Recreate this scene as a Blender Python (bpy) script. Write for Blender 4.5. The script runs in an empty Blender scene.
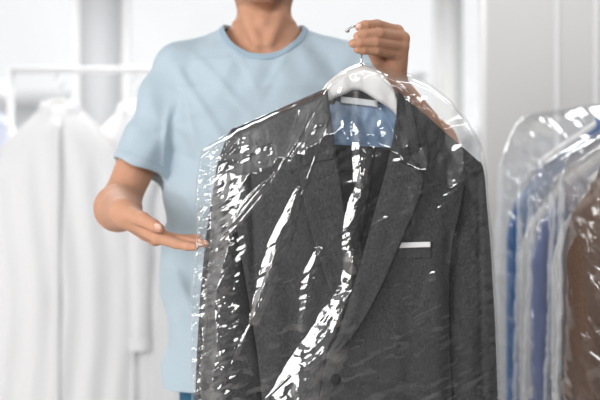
import bpy, bmesh, math, random
import numpy as np
from mathutils import Vector, Euler
random.seed(7); rng = np.random.RandomState(5)
SC = bpy.context.scene; COL = SC.collection
# ------------------------------------------------------------------ camera, world, lights, exposure
F = 1083.0; CZ = 1.20; CY = -2.0
cam = bpy.data.cameras.new('camera'); camo = bpy.data.objects.new('camera', cam); COL.objects.link(camo)
camo.location = (0, CY, CZ); camo.rotation_euler = (math.pi/2, 0, 0)
cam.sensor_width = 36; cam.lens = 36*F/600; cam.clip_start = .05; cam.clip_end = 300
cam.dof.use_dof = True; cam.dof.focus_distance = 1.97; cam.dof.aperture_fstop = 2.6
SC.camera = camo
w = bpy.data.worlds.new('daylight'); SC.world = w; w.use_nodes = True
bg = w.node_tree.nodes['Background']; bg.inputs[0].default_value = (.97, .985, 1, 1); bg.inputs[1].default_value = .93
def area(name, loc, target, sx, sy, power, col=(1, 1, 1)):
    l = bpy.data.lights.new(name, 'AREA'); l.shape = 'RECTANGLE'; l.size = sx; l.size_y = sy; l.energy = power; l.color = col
    o = bpy.data.objects.new(name, l); COL.objects.link(o); o.location = loc
    o.rotation_euler = (Vector(target)-Vector(loc)).to_track_quat('-Z', 'Y').to_euler(); return o
area('added_glint_lamp_left', (-2.9, -2.6, 2.0), (0, 0, 1.2), 1.6, 1.7, 108, (1, .99, .98))  # added lamp for side light and film glints; no window is modelled here
area('added_glint_lamp_behind', (.25, -3.9, 2.6), (.05, 0, 1.2), 2.7, .7, 78)  # added lamp high behind the camera, placed so the crumpled film glints
area('added_fill_rear', (-.9, 2.8, 3.0), (-1.0, 2.5, 0), 3.0, 1.2, 98)  # added fill that brightens the back of the room and the left rack
area('added_fill_right', (1.3, .6, 3.0), (1.1, .7, 0), .8, .8, 16)  # small added fill for the garments on the right rack
vs = SC.view_settings; SC.display_settings.display_device = 'sRGB'
vs.view_transform = 'Standard'; vs.look = 'None'; vs.gamma = 1; vs.use_curve_mapping = False; vs.exposure = 0.14
try:
    SC.cycles.transparent_max_bounces = 32; SC.cycles.max_bounces = 8; SC.cycles.use_denoising = True
    SC.cycles.sample_clamp_indirect = 6; SC.cycles.caustics_reflective = False; SC.cycles.caustics_refractive = False
except Exception: pass

# ------------------------------------------------------------------ helpers
def P(px, py, d):            # photograph direction at a real distance -> world point
    return np.array([(px-300)*d/F, CY+d, CZ-(py-200)*d/F])
def PA(a): return np.array([P(*q) for q in a])
def sm(a, b, x):
    t = np.clip((x-a)/(b-a), 0, 1); return t*t*(3-2*t)
def interp(x, pts): p = np.array(pts, float); return np.interp(x, p[:, 0], p[:, 1])
def hash2(i, j, s):
    n = np.sin(i*127.1+j*311.7+s*74.7)*43758.5453; return n-np.floor(n)
def vnoise(x, y, s=0):
    i = np.floor(x); j = np.floor(y); u = x-i; v = y-j; u = u*u*(3-2*u); v = v*v*(3-2*v)
    a = hash2(i, j, s); b = hash2(i+1, j, s); c = hash2(i, j+1, s); d = hash2(i+1, j+1, s)
    return (a*(1-u)+b*u)*(1-v)+(c*(1-u)+d*u)*v-.5
def tri(x): return np.abs((x-np.floor(x))*2-1)*2-1
def crumple(x, y, s=0):      # creased, facetted film surface, features about one unit
    wx = x+.9*vnoise(x*.8, y*.8, s+1); wy = y+.9*vnoise(x*.8, y*.8, s+2); r = np.zeros_like(x); amp = 1; k = .55
    for q in range(5):
        a = (s*1.7+q*2.39996) % 6.283; r = r+amp*tri(k*(wx*math.cos(a)+wy*math.sin(a))+q*.37+s)
        k *= 1.35; amp *= .72
    return r*.4
def tag(o, label=None, cat=None, group=None, kind=None):
    for k, v in (('label', label), ('category', cat), ('group', group), ('kind', kind)):
        if v: o[k] = v
    return o
def empty(name, loc, label, cat, group=None):
    o = bpy.data.objects.new(name, None); COL.objects.link(o); o.location = tuple(loc); o.empty_display_size = .1
    return tag(o, label, cat, group)
def link(name, me, mat, parent=None, smooth=True):
    o = bpy.data.objects.new(name, me); COL.objects.link(o)
    if mat: me.materials.append(mat)
    if smooth: me.polygons.foreach_set('use_smooth', [True]*len(me.polygons))
    if parent:
        o.parent = parent; l = Vector((0, 0, 0)); q = parent
        while q: l += q.location; q = q.parent
        me.transform(__import__('mathutils').Matrix.Translation(-l))
    return o
def mesh_np(name, verts, faces, mat, parent=None, smooth=True):
    me = bpy.data.meshes.new(name)
    verts = np.asarray(verts, dtype=np.float64); faces = np.asarray(faces, dtype=np.int64)
    n = faces.shape[1]; me.vertices.add(len(verts)); me.vertices.foreach_set('co', verts.astype(np.float32).ravel())
    me.loops.add(faces.size); me.loops.foreach_set('vertex_index', faces.astype(np.int32).ravel())
    me.polygons.add(len(faces)); me.polygons.foreach_set('loop_start', np.arange(0, faces.size, n, dtype=np.int32))
    me.update(calc_edges=True); me.validate()
    return link(name, me, mat, parent, smooth)
def grid_faces(nu, nv, wrap=False):     # index = v*nu+u
    f = []; u = np.arange(nu if wrap else nu-1); v = np.arange(nv-1); U, V = np.meshgrid(u, v); U1 = (U+1) % nu
    return np.stack([V*nu+U, V*nu+U1, (V+1)*nu+U1, (V+1)*nu+U], -1).reshape(-1, 4)
def solid(o, t, off=0):
    m = o.modifiers.new('thickness', 'SOLIDIFY'); m.thickness = t; m.offset = off; return o
def bevel(o, wd, seg=2):
    m = o.modifiers.new('bevel', 'BEVEL'); m.width = wd; m.segments = seg; m.limit_method = 'ANGLE'; return o
def box(name, lo, hi, mat, parent=None, bev=0, kind=None):
    x0, y0, z0 = lo; x1, y1, z1 = hi
    v = [(x0,y0,z0),(x1,y0,z0),(x1,y1,z0),(x0,y1,z0),(x0,y0,z1),(x1,y0,z1),(x1,y1,z1),(x0,y1,z1)]
    f = [(0,3,2,1),(4,5,6,7),(0,1,5,4),(1,2,6,5),(2,3,7,6),(3,0,4,7)]
    o = mesh_np(name, v, f, mat, parent, False)
    if bev: bevel(o, bev)
    if kind: o['kind'] = kind
    return o
def catmull(pts, n):
    p = np.asarray(pts, float); p = np.vstack([2*p[0]-p[1], p, 2*p[-1]-p[-2]]); out = []; m = len(p)-3
    for k in range(n):
        t = k/(n-1)*m; i = min(int(t), m-1); t -= i; a, b, c, d = p[i:i+4]
        out.append(.5*((2*b)+(-a+c)*t+(2*a-5*b+4*c-d)*t*t+(-a+3*b-3*c+d)*t**3))
    return np.array(out)
def tube(name, pts, r, mat, parent=None, n=40, seg=12, smooth_path=True):
    p = catmull(pts, n) if smooth_path else np.asarray(pts, float); n = len(p)
    rr = np.interp(np.linspace(0, 1, n), np.linspace(0, 1, len(r)), r) if hasattr(r, '__len__') else np.full(n, r)
    t = np.gradient(p, axis=0); t /= np.linalg.norm(t, axis=1)[:, None]
    up = np.array([0, 1, 0.]) if abs(t[0][1]) < .8 else np.array([1, 0, 0.]); V = []
    for k in range(n):
        a = np.cross(t[k], up); a /= np.linalg.norm(a); b = np.cross(a, t[k]); up = b
        th = np.linspace(0, 2*math.pi, seg, endpoint=False)
        V.append(p[k]+rr[k]*(np.cos(th)[:, None]*a+np.sin(th)[:, None]*b))
    V = np.vstack(V); f = grid_faces(seg, n, True).tolist()
    V = np.vstack([V, p[0], p[-1]]); c0 = len(V)-2
    me = bpy.data.meshes.new(name)
    f += [(c0, (i+1) % seg, i) for i in range(seg)]+[(c0+1, (n-1)*seg+i, (n-1)*seg+(i+1) % seg) for i in range(seg)]
    me.from_pydata(V.tolist(), [], f); me.update(); return link(name, me, mat, parent)
def ellipsoid(name, c, r, mat, parent=None, rot=None, n=20):
    bm = bmesh.new(); bmesh.ops.create_uvsphere(bm, u_segments=n, v_segments=n//2+2, radius=1)
    me = bpy.data.meshes.new(name); bm.to_mesh(me); bm.free()
    from mathutils import Matrix
    M = Matrix.Translation(Vector(c)) @ (rot.to_matrix().to_4x4() if rot else Matrix()) @ Matrix.Diagonal((*r, 1))
    me.transform(M); return link(name, me, mat, parent)

# ------------------------------------------------------------------ materials
def mat(name, col, rough=.6, spec=.4, noise=None, bump=None, metal=0, sheen=0, sss=0, coord='Object'):
    m = bpy.data.materials.new(name); m.use_nodes = True; nt = m.node_tree; b = nt.nodes['Principled BSDF']
    b.inputs['Base Color'].default_value = (*col, 1); b.inputs['Roughness'].default_value = rough
    b.inputs['Specular IOR Level'].default_value = spec; b.inputs['Metallic'].default_value = metal
    b.inputs['Sheen Weight'].default_value = sheen
    if sss:
        b.inputs['Subsurface Weight'].default_value = sss; b.inputs['Subsurface Radius'].default_value = (1, .35, .2)
        b.inputs['Subsurface Scale'].default_value = .008
    tc = nt.nodes.new('ShaderNodeTexCoord')
    if noise:                       # (scale xyz, amount[, detail])
        mp = nt.nodes.new('ShaderNodeMapping'); mp.inputs['Scale'].default_value = noise[0]; nt.links.new(tc.outputs[coord], mp.inputs[0])
        n = nt.nodes.new('ShaderNodeTexNoise'); n.inputs['Scale'].default_value = 1; n.inputs['Detail'].default_value = 3
        nt.links.new(mp.outputs[0], n.inputs[0])
        r = nt.nodes.new('ShaderNodeMapRange'); r.inputs[1].default_value = .25; r.inputs[2].default_value = .75
        r.inputs[3].default_value = 1-noise[1]; r.inputs[4].default_value = 1+noise[1]; nt.links.new(n.outputs[0], r.inputs[0])
        mx = nt.nodes.new('ShaderNodeVectorMath'); mx.operation = 'SCALE'; mx.inputs[0].default_value = col
        nt.links.new(r.outputs[0], mx.inputs['Scale']); nt.links.new(mx.outputs[0], b.inputs['Base Color'])
    if bump:                        # (scale xyz, strength, distance)
        mp = nt.nodes.new('ShaderNodeMapping'); mp.inputs['Scale'].default_value = bump[0]; nt.links.new(tc.outputs[coord], mp.inputs[0])
        n = nt.nodes.new('ShaderNodeTexNoise'); n.inputs['Scale'].default_value = 1; n.inputs['Detail'].default_value = 4
        nt.links.new(mp.outputs[0], n.inputs[0]); bp = nt.nodes.new('ShaderNodeBump')
        bp.inputs['Strength'].default_value = bump[1]; bp.inputs['Distance'].default_value = bump[2]
        nt.links.new(n.outputs[0], bp.inputs['Height']); nt.links.new(bp.outputs[0], b.inputs['Normal'])
    return m
def facet(x, y, s=0):        # random facets, one unit wide: a crumpled sheet
    x = x+.5*y+.5*vnoise(x*.7, y*.7, s+1); y = y+.5*vnoise(x*.7+9, y*.7, s+2)
    i = np.floor(x); j = np.floor(y); u = x-i; v = y-j; a = hash2(i, j, s); b = hash2(i+1, j, s); c = hash2(i, j+1, s); d = hash2(i+1, j+1, s)
    return np.where(u+v < 1, a+u*(b-a)+v*(c-a), d+(1-u)*(c-d)+(1-v)*(b-d))-.5
def film_mat(name, tint=(.985, .985, .985), mul=1.5, rough=.13, haze=.02, bump=.25, cap=.22):
    m = bpy.data.materials.new(name); m.use_nodes = True; nt = m.node_tree; nt.nodes.clear(); N = nt.nodes.new; L = nt.links.new
    out = N('ShaderNodeOutputMaterial'); tr = N('ShaderNodeBsdfTransparent'); tr.inputs[0].default_value = (*tint, 1)
    gl = N('ShaderNodeBsdfGlossy'); gl.inputs['Roughness'].default_value = rough; gl.inputs['Color'].default_value = (1, 1, 1, 1)
    df = N('ShaderNodeBsdfDiffuse'); df.inputs[0].default_value = (.95, .95, .95, 1)
    tl = N('ShaderNodeBsdfTranslucent'); tl.inputs[0].default_value = (.95, .95, .95, 1)
    fr = N('ShaderNodeFresnel'); fr.inputs[0].default_value = 1.5
    mu = N('ShaderNodeMath'); mu.operation = 'MULTIPLY'; mu.inputs[1].default_value = mul; mu.use_clamp = True
    tc = N('ShaderNodeTexCoord'); n = N('ShaderNodeTexNoise'); n.inputs['Scale'].default_value = 90; n.inputs['Detail'].default_value = 3
    bp = N('ShaderNodeBump'); bp.inputs['Strength'].default_value = bump; bp.inputs['Distance'].default_value = .002
    L(tc.outputs['Object'], n.inputs[0]); L(n.outputs[0], bp.inputs['Height']); L(bp.outputs[0], gl.inputs['Normal']); L(bp.outputs[0], fr.inputs['Normal'])
    L(fr.outputs[0], mu.inputs[0]); m0 = N('ShaderNodeMixShader'); m0.inputs[0].default_value = .5; L(df.outputs[0], m0.inputs[1]); L(tl.outputs[0], m0.inputs[2])
    m1 = N('ShaderNodeMixShader'); bn = N('ShaderNodeAttribute'); bn.attribute_name = 'bunch'; ma = N('ShaderNodeMath'); ma.operation = 'MULTIPLY_ADD'; ma.inputs[1].default_value = .035; ma.inputs[2].default_value = haze; L(bn.outputs['Fac'], ma.inputs[0]); L(ma.outputs[0], m1.inputs[0]); L(tr.outputs[0], m1.inputs[1]); L(m0.outputs[0], m1.inputs[2])
    m2 = N('ShaderNodeMixShader'); mn = N('ShaderNodeMath'); mn.operation = 'MINIMUM'; mn.inputs[1].default_value = cap; L(mu.outputs[0], mn.inputs[0]); L(mn.outputs[0], m2.inputs[0]); L(m1.outputs[0], m2.inputs[1]); L(gl.outputs[0], m2.inputs[2])
    L(m2.outputs[0], out.inputs[0]); return m
WALL = mat('painted_wall', (.52, .515, .51), .7, .2, bump=((60, 60, 60), .05, .002))
WALLD = mat('grey_wall_paint', (.22, .22, .225), .8, .1)
WALLW = mat('white_paint', (.86, .86, .86), .6, .3)
MULL = mat('pale_grey_mullion', (.47, .475, .49), .6, .3)
FLOOR = mat('pale_floor', (.62, .60, .57), .35, .4, noise=((1.5, 12, 1), .08))
CEIL = mat('ceiling_grey', (.35, .35, .35), .8, .2)
SKIN = mat('skin', (.53, .28, .18), .62, .25, noise=((28, 28, 28), .09), bump=((260, 260, 260), .12, .001), sss=.12)
NAIL = mat('nail', (.74, .47, .38), .3, .5)
TEE = mat('light_blue_jersey', (.42, .51, .575), .85, .15, noise=((400, 400, 400), .05), bump=((500, 500, 500), .15, .001), sheen=.15)
RIB = mat('light_blue_rib', (.32, .42, .50), .85, .15, bump=((900, 60, 60), .3, .001), sheen=.15)
DENIM = mat('denim', (.035, .12, .20), .8, .2, noise=((300, 300, 300), .25))
SHOE = mat('shoe_white', (.7, .7, .7), .5, .4); SOLE = mat('shoe_sole', (.85, .85, .84), .6, .3)
HAIR = mat('dark_brown_hair', (.035, .02, .012), .5, .4, bump=((90, 90, 400), .6, .004))
EYEW = mat('eye_white', (.85, .84, .82), .2, .5); IRIS = mat('iris', (.09, .05, .03), .2, .5); LIP = mat('lip', (.48, .2, .16), .45, .4)
SUIT = mat('charcoal_wool', (.052, .052, .0545), .88, .15, noise=((330, 330, 190), .5), bump=((500, 500, 200), .5, .001), sheen=.05)
SUITD = mat('charcoal_lining', (.030, .030, .032), .8, .2, noise=((700, 700, 160), .4), bump=((600, 600, 200), .25, .001))
LININGB = mat('blue_lining', (.17, .27, .42), .42, .5, bump=((40, 40, 14), .6, .004))
WHITE = mat('white_cloth', (.85, .85, .85), .7, .3); LABEL = mat('white_label', (.72, .74, .76), .5, .3)
HANG = mat('white_lacquer', (.80, .79, .78), .3, .5); STEEL = mat('steel', (.62, .62, .64), .22, .5, metal=1)
RACK = mat('white_metal_rack', (.80, .80, .81), .4, .5)
SHIRTW = mat('white_shirt', (.83, .83, .84), .75, .2, bump=((30, 30, 8), .3, .01)); SHIRTL = mat('pale_lilac_shirt', (.68, .72, .84), .75, .2)
SHIRTG = mat('pale_grey_shirt', (.74, .745, .76), .75, .2)
BLUE = mat('royal_blue_cloth', (.035, .125, .33), .7, .3, noise=((60, 60, 20), .2)); PERI = mat('blue_grey_cloth', (.165, .195, .34), .75, .3, noise=((60, 60, 20), .15))
GREYC = mat('light_grey_cloth', (.55, .545, .545), .75, .3); BROWN = mat('brown_wool', (.19, .115, .082), .8, .2, noise=((400, 400, 150), .2))
FILM = film_mat('clear_film', mul=2.3, rough=.10, haze=.012, bump=.06)
FILMB = film_mat('clear_film_back', mul=1.0, rough=.3, haze=.03, bump=.1)
FILM2 = film_mat('milky_film', mul=2.2, rough=.15, haze=.065, bump=.1, cap=.35)
BLD = mat('pale_render', (.80, .81, .82), .8, .1); BLDW = mat('building_glass', (.55, .58, .6), .3, .4); GRND = mat('pale_paving', (.75, .75, .74), .9, .1)
def glass():
    m = bpy.data.materials.new('window_glass'); m.use_nodes = True; nt = m.node_tree; nt.nodes.clear()
    o = nt.nodes.new('ShaderNodeOutputMaterial'); a = nt.nodes.new('ShaderNodeBsdfTransparent'); g = nt.nodes.new('ShaderNodeBsdfGlossy')
    g.inputs['Roughness'].default_value = .03; x = nt.nodes.new('ShaderNodeMixShader'); x.inputs[0].default_value = .05
    nt.links.new(a.outputs[0], x.inputs[1]); nt.links.new(g.outputs[0], x.inputs[2]); nt.links.new(x.outputs[0], o.inputs[0]); return m
GLASS = glass()

# ------------------------------------------------------------------ room
YB = 4.5                                     # back (window) wall, 6.5 m from the camera
def bx(px): return (px-300)*6.5/F
S = 'structure'
box('floor', (-3.6, -4, -.1), (3.6, YB+.2, 0), FLOOR, kind=S)
box('ceiling', (-3.6, -4, 3.1), (3.6, YB+.2, 3.2), CEIL, kind=S)
box('wall_front', (-3.6, -4.1, 0), (3.6, -4, 3.1), WALLD, kind=S); box('wall_side', (3.6, -4, 0), (3.7, 2, 3.1), WALLD, kind=S)
box('wall_left', (-3.7, -4, 0), (-3.6, YB+.2, 3.1), WALLW, kind=S)
box('wall_back', (-3.6, YB, 0), (3.6, YB+.2, .35), WALLW, kind=S)
box('wall_back_lintel', (-3.6, YB, 2.95), (3.6, YB+.2, 3.1), WALLW, kind=S).name = 'trim_1'
def pier(n, a, b, m, y0=YB, y1=YB+.2): box(n, (bx(a), y0, .35), (bx(b), y1, 2.95), m, kind=S)
pier('column_left', 79, 119, MULL); pier('column_right', 444, 462, WALLW); pier('wall_back_right', 486, 720, WALLW)
for k, (a, b) in enumerate(((-300, 79), (119, 444), (462, 486))):
    e = bpy.data.objects.new('window_%d' % (k+1), None); COL.objects.link(e); e.location = (bx((a+b)/2), YB+.1, .35); e['kind'] = S
    x0, x1 = bx(a), bx(b); fr = .05 if b-a > 60 else .012
    box('frame', (x0, YB+.06, .35), (x0+fr, YB+.12, 2.95), WALLW, e); box('frame', (x1-fr, YB+.06, .35), (x1, YB+.12, 2.95), WALLW, e)
    box('frame', (x0+fr, YB+.06, .35), (x1-fr, YB+.12, .42), WALLW, e); box('frame', (x0+fr, YB+.06, 2.88), (x1-fr, YB+.12, 2.95), WALLW, e)
    box('pane', (x0+fr, YB+.085, .42), (x1-fr, YB+.093, 2.88), GLASS, e)
    box('sill', (x0, YB-.08, .35), (x1, YB+.06, .38), WALLW, e)
    if k == 1:
        box('handle', (bx(414), YB-.02, CZ+122*6.5/F), (bx(426), YB+.06, CZ+126*6.5/F), MULL, e, .004)
# grey partition that faces the camera on the right
D = 3.9; xa = (487-300)*D/F
box('wall_right', (xa, CY+D, 0), (3.6, CY+D+.12, 3.1), WALL, kind=S)
for k, px in enumerate((557, 596)):
    x = (px-300)*D/F; box('trim_%d' % (k+2), (x-.008, CY+D-.008, 0), (x+.008, CY+D, 3.1), WALLW, bev=.002, kind=S)
# outside
box('ground_outside', (-60, YB+.3, -3.2), (60, 120, -3), GRND, kind=S)
def building(x0, x1, y, h, label):
    o = empty('building', ((x0+x1)/2, y, -3), label, 'building'); box('wall', (x0, y, -3), (x1, y+8, h), BLD, o)
    box('roof', (x0-.3, y-.3, h), (x1+.3, y+8.3, h+.35), WALLW, o)
    nx = max(2, int((x1-x0)/3))
    for i in range(nx):
        for j in range(int((h+2)/3)):
            cx = x0+(i+.5)*(x1-x0)/nx; z = -2+j*3; box('window', (cx-.6, y-.05, z), (cx+.6, y+.05, z+1.4), BLDW, o)
building(-13, -6.8, 32, 4.2, 'pale blurred building outside the window left of the grey pillar')
building(-4.2, .2, 36, 3.9, 'pale blurred building outside the window behind the man')
building(1.8, 6, 34, 3.2, 'pale blurred building outside the window behind the raised hand')

# ------------------------------------------------------------------ distance-field modelling (body and clothes)
def rc(a, b, ra, rb, n=None, s=1.0): return (np.asarray(a, float), np.asarray(b, float), ra, rb, None if n is None else np.asarray(n, float)/np.linalg.norm(n), s)
def d_rc(p, c):
    a, b, ra, rb, n, s = c; q = p-a; ab = b-a
    if n is not None:
        q = q+np.outer(q@n, n)*(s-1); ab = ab+n*(ab@n)*(s-1)
    t = np.clip(q@ab/max(ab@ab, 1e-9), 0, 1); return np.linalg.norm(q-t[:, None]*ab, axis=1)-(ra+(rb-ra)*t)
def smin(a, b, k):
    h = np.clip(.5+.5*(b-a)/k, 0, 1); return b*(1-h)+a*h-k*h*(1-h)
def smax(a, b, k): return -smin(-a, -b, k)
def group(p, L, k):
    d = d_rc(p, L[0])
    for c in L[1:]: d = smin(d, d_rc(p, c), k)
    return d
def d_ell(p, c, r):
    q = (p-np.asarray(c))/np.asarray(r); return (np.linalg.norm(q, axis=1)-1)*min(r)
def polygonise(f, lo, hi, h, B=8, slack=2.0):
    lo = np.asarray(lo, float); n = np.ceil((np.asarray(hi)-lo)/(h*B)).astype(int)
    I = np.stack(np.meshgrid(*[np.arange(k) for k in n], indexing='ij'), -1).reshape(-1, 3)
    c = lo+(I+.5)*h*B; d = np.concatenate([f(q) for q in np.array_split(c, max(1, len(c)//60000))])
    I = I[np.abs(d) < h*B*.87*slack]; g = np.arange(B+1); G = np.stack(np.meshgrid(g, g, g, indexing='ij'), -1)
    big = (n.max()+2)*B+4; cells = []; verts = []; quads = []
    key = lambda c: (c[..., 0]*big+c[..., 1])*big+c[..., 2]
    for chunk in np.array_split(I, max(1, len(I)//60)):
        base = chunk[:, None, None, None, :]*B+G; D = f((lo+base.reshape(-1, 3)*h)).reshape(len(chunk), B+1, B+1, B+1); sg = D < 0
        cnt = np.zeros((len(chunk), B, B, B)); acc = np.zeros((len(chunk), B, B, B, 3))
        for ax in range(3):
            o1, o2 = [a for a in range(3) if a != ax]
            for s1 in (0, 1):
                for s2 in (0, 1):
                    A = [slice(0, B)]*3; A[o1] = slice(s1, s1+B); A[o2] = slice(s2, s2+B); Bs = list(A); Bs[ax] = slice(1, B+1)
                    d0 = D[(slice(None),)+tuple(A)]; d1 = D[(slice(None),)+tuple(Bs)]; m = (d0 < 0) != (d1 < 0)
                    t = np.where(m, d0/np.where(m, d0-d1, 1), 0); pos = np.zeros(m.shape+(3,)); pos[..., ax] = t; pos[..., o1] = s1; pos[..., o2] = s2
                    acc += pos*m[..., None]; cnt += m
            # quads on edges owned by this block
            A = [slice(0, B)]*3; Bs = list(A); Bs[ax] = slice(1, B+1)
            a = sg[(slice(None),)+tuple(A)]; b = sg[(slice(None),)+tuple(Bs)]; w_ = np.argwhere(a != b)
            if len(w_):
                gp = chunk[w_[:, 0]]*B+w_[:, 1:]; e1 = np.zeros(3, int); e1[o1] = 1; e2 = np.zeros(3, int); e2[o2] = 1
                q = np.stack([key(gp-e1-e2), key(gp-e2), key(gp), key(gp-e1)], -1)
                flip = a[tuple(w_.T)] ^ (ax == 1); q[~flip] = q[~flip][:, ::-1]; quads.append(q)
        m = cnt > 0; w_ = np.argwhere(m); gc = chunk[w_[:, 0]]*B+w_[:, 1:]
        cells.append(key(gc)); verts.append(lo+h*(gc+acc[m]/cnt[m][:, None]))
    cells = np.concatenate(cells); verts = np.concatenate(verts); quads = np.concatenate(quads)
    o = np.argsort(cells); cs = cells[o]; verts = verts[o]; idx = np.searchsorted(cs, quads); idx = np.clip(idx, 0, len(cs)-1)
    ok = (cs[idx] == quads).all(1); return verts, idx[ok]

SD = 2.40; CX = P(264, 0, SD)[0]; SY = CY+SD
SHL = np.array([CX-.188, SY, 1.497]); SHR = np.array([CX+.188, SY-.005, 1.497])
ELL = P(119, 205, 2.34); ELR = P(450, 168, 2.26)
WRL = P(124, 213, 2.07); WRR = P(394, 82, 2.085)
def torso_d(p, prof, e=2.3):
    z = p[:, 2]; a = interp(z, [(q[0], q[1]) for q in prof]); b = interp(z, [(q[0], q[2]) for q in prof]); yo = interp(z, [(q[0], q[3]) for q in prof])
    r = (np.abs((p[:, 0]-CX)/a)**e+np.abs((p[:, 1]-SY-yo)/b)**e)**(1/e)
    d = (r-1)*np.minimum(a, b)*1.0
    return np.maximum(np.maximum(d, z-prof[-1][0]), prof[0][0]-z)
BODYP = [(.82, .16, .11, .0), (.95, .17, .115, .0), (1.08, .155, .105, .0), (1.22, .168, .112, -.0), (1.36, .182, .122, 0), (1.44, .172, .112, .005), (1.5, .135, .09, .01), (1.54, .09, .07, .012), (1.585, .058, .055, .012)]
hN = P(145, 225, 2.0)-P(120, 205, 2.05)
def hand(wr, mcp, fingers, thenar, meta_r, wr_w):
    palm = [rc(a, b, ra, rb) for a, b, ra, rb in thenar]
    for m_, r in zip(mcp, meta_r): palm.append(rc(wr+(m_-wr)*.12, m_, wr_w, r))
    return palm, fingers
def fchain(pts, r): pts = PA(pts); return [rc(pts[i], pts[i+1], r[i], r[i+1]) for i in range(len(pts)-1)]
# viewer-left hand, palm up
LF = [fchain([(158,237.5,1.995),(176,243.5,1.98),(188,246,1.972),(195,247,1.968)], [.0115,.0098,.0085,.0072]),
      fchain([(161,236,2.012),(183,240.5,2.0),(197,242.5,1.99),(205,243.5,1.985)], [.0115,.0098,.0085,.0072]),
      fchain([(160,238,2.032),(180,239,2.025),(192,238.5,2.02),(199,238,2.015)], [.011,.009,.008,.007]),
      fchain([(155,240,2.052),(170,240,2.052),(180,238,2.05),(186,237,2.048)], [.010,.008,.007,.006])]
LT = fchain([(128,214,2.045),(143,219.5,2.0),(154,225.5,1.982),(160,228.5,1.975)], [.018,.0135,.0112,.0088])
LM = [f[0][0] for f in LF]
LPALM = [rc(WRL+(m-WRL)*.10, m, .0215, r) for m, r in zip(LM, (.012, .0125, .012, .011))]+[rc(P(124,210,2.06), P(150,229,2.015), .022, .013), rc(P(122,208,2.08), P(146,232,2.05), .021, .016)]
# viewer-right hand, holding the hook
RF = [fchain([(397,31.5,2.055),(377,25,2.015),(365,25.5,1.993),(359.5,27,1.987)], [.0118,.0102,.0094,.0084]),
      fchain([(403,38.5,2.05),(379,33.5,2.0),(364,35,1.985),(357.5,36.5,1.98)], [.0118,.0102,.0092,.008]),
      fchain([(402,46.5,2.048),(375,42.5,1.992),(359,43,1.978),(352.5,43.5,1.975)], [.0115,.0100,.0090,.0077]),
      fchain([(395,54,2.045),(376,50.5,1.998),(363,50.3,1.985),(357,49.5,1.98)], [.0108,.0088,.0078,.0068])]
RT = fchain([(389,73,2.07),(378,60,2.045),(370,46,2.03),(364,36,2.02)], [.0165,.0125,.0112,.009])
RM = [f[0][0] for f in RF]
RPALM = [rc(WRR+(m-WRR)*.10, m, .0185, r) for m, r in zip(RM, (.012, .0125, .012, .011))]+[rc(P(391,76,2.075), P(385,62,2.055), .018, .013), rc(P(396,76,2.085), P(397,60,2.065), .018, .017)]
def lerp(a, b, t): return a+(b-a)*t
ARMS = [rc(SHL+[.03,0,-.02], lerp(SHL, ELL, .5), .05, .047), rc(lerp(SHL, ELL, .5), ELL, .046, .039), rc(ELL, P(118,208,2.25), .042, .0455), rc(P(118,208,2.25), WRL, .0455, .0275),
        rc(SHR+[-.03,0,-.02], lerp(SHR, ELR, .5), .05, .046), rc(lerp(SHR, ELR, .5), ELR, .045, .038), rc(ELR, lerp(ELR, WRR, .3), .039, .043), rc(lerp(ELR, WRR, .3), WRR, .043, .0225)]
HC = np.array([CX, SY-.005, 1.745])
NECK = [rc([CX, SY+.02, 1.50], [CX, SY-.002, 1.66], .066, .058), rc([CX-.05, SY-.01, 1.655], [CX-.012, SY-.075, 1.535], .016, .010), rc([CX+.05, SY-.01, 1.655], [CX+.012, SY-.075, 1.535], .016, .010),
        rc([CX, SY-.058, 1.585], [CX, SY-.053, 1.57], .013, .011),
        rc([CX-.02, SY-.072, 1.508], [CX-.13, SY-.035, 1.520], .009, .008), rc([CX+.02, SY-.072, 1.508], [CX+.13, SY-.035, 1.520], .009, .008),
        rc([CX-.035, SY+.02, 1.585], [CX-.11, SY+.01, 1.505], .026, .03), rc([CX+.035, SY+.02, 1.585], [CX+.11, SY+.01, 1.505], .026, .03)]
JAW = [rc([CX-.012, SY-.100, 1.645], [CX+.012, SY-.100, 1.645], .024, .024), rc([CX-.014, SY-.09, 1.648], [CX-.055, SY-.02, 1.675], .022, .019), rc([CX+.014, SY-.09, 1.648], [CX+.055, SY-.02, 1.675], .022, .019),
       rc([CX, SY-.10, 1.66], [CX, SY-.088, 1.70], .028, .035), rc([CX, SY-.095, 1.765], [CX, SY-.122, 1.722], .008, .013), rc([CX-.012, SY-.112, 1.72], [CX+.012, SY-.112, 1.72], .008, .008),
       rc([CX, SY-.05, 1.64], [CX, SY-.02, 1.665], .035, .05)]
EARS = [rc([CX-.080, SY+.005, 1.725], [CX-.084, SY+.012, 1.76], .009, .013), rc([CX+.080, SY+.005, 1.725], [CX+.084, SY+.012, 1.76], .009, .013)]
LEGS = [rc([CX-.095, SY, .92], [CX-.11, SY, .50], .085, .055), rc([CX-.11, SY, .50], [CX-.115, SY+.02, .10], .056, .035), rc([CX-.115, SY+.02, .06], [CX-.12, SY-.12, .045], .036, .03),
        rc([CX+.095, SY, .92], [CX+.11, SY, .50], .085, .055), rc([CX+.11, SY, .50], [CX+.115, SY+.02, .10], .056, .035), rc([CX+.115, SY+.02, .06], [CX+.12, SY-.12, .045], .036, .03)]
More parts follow.
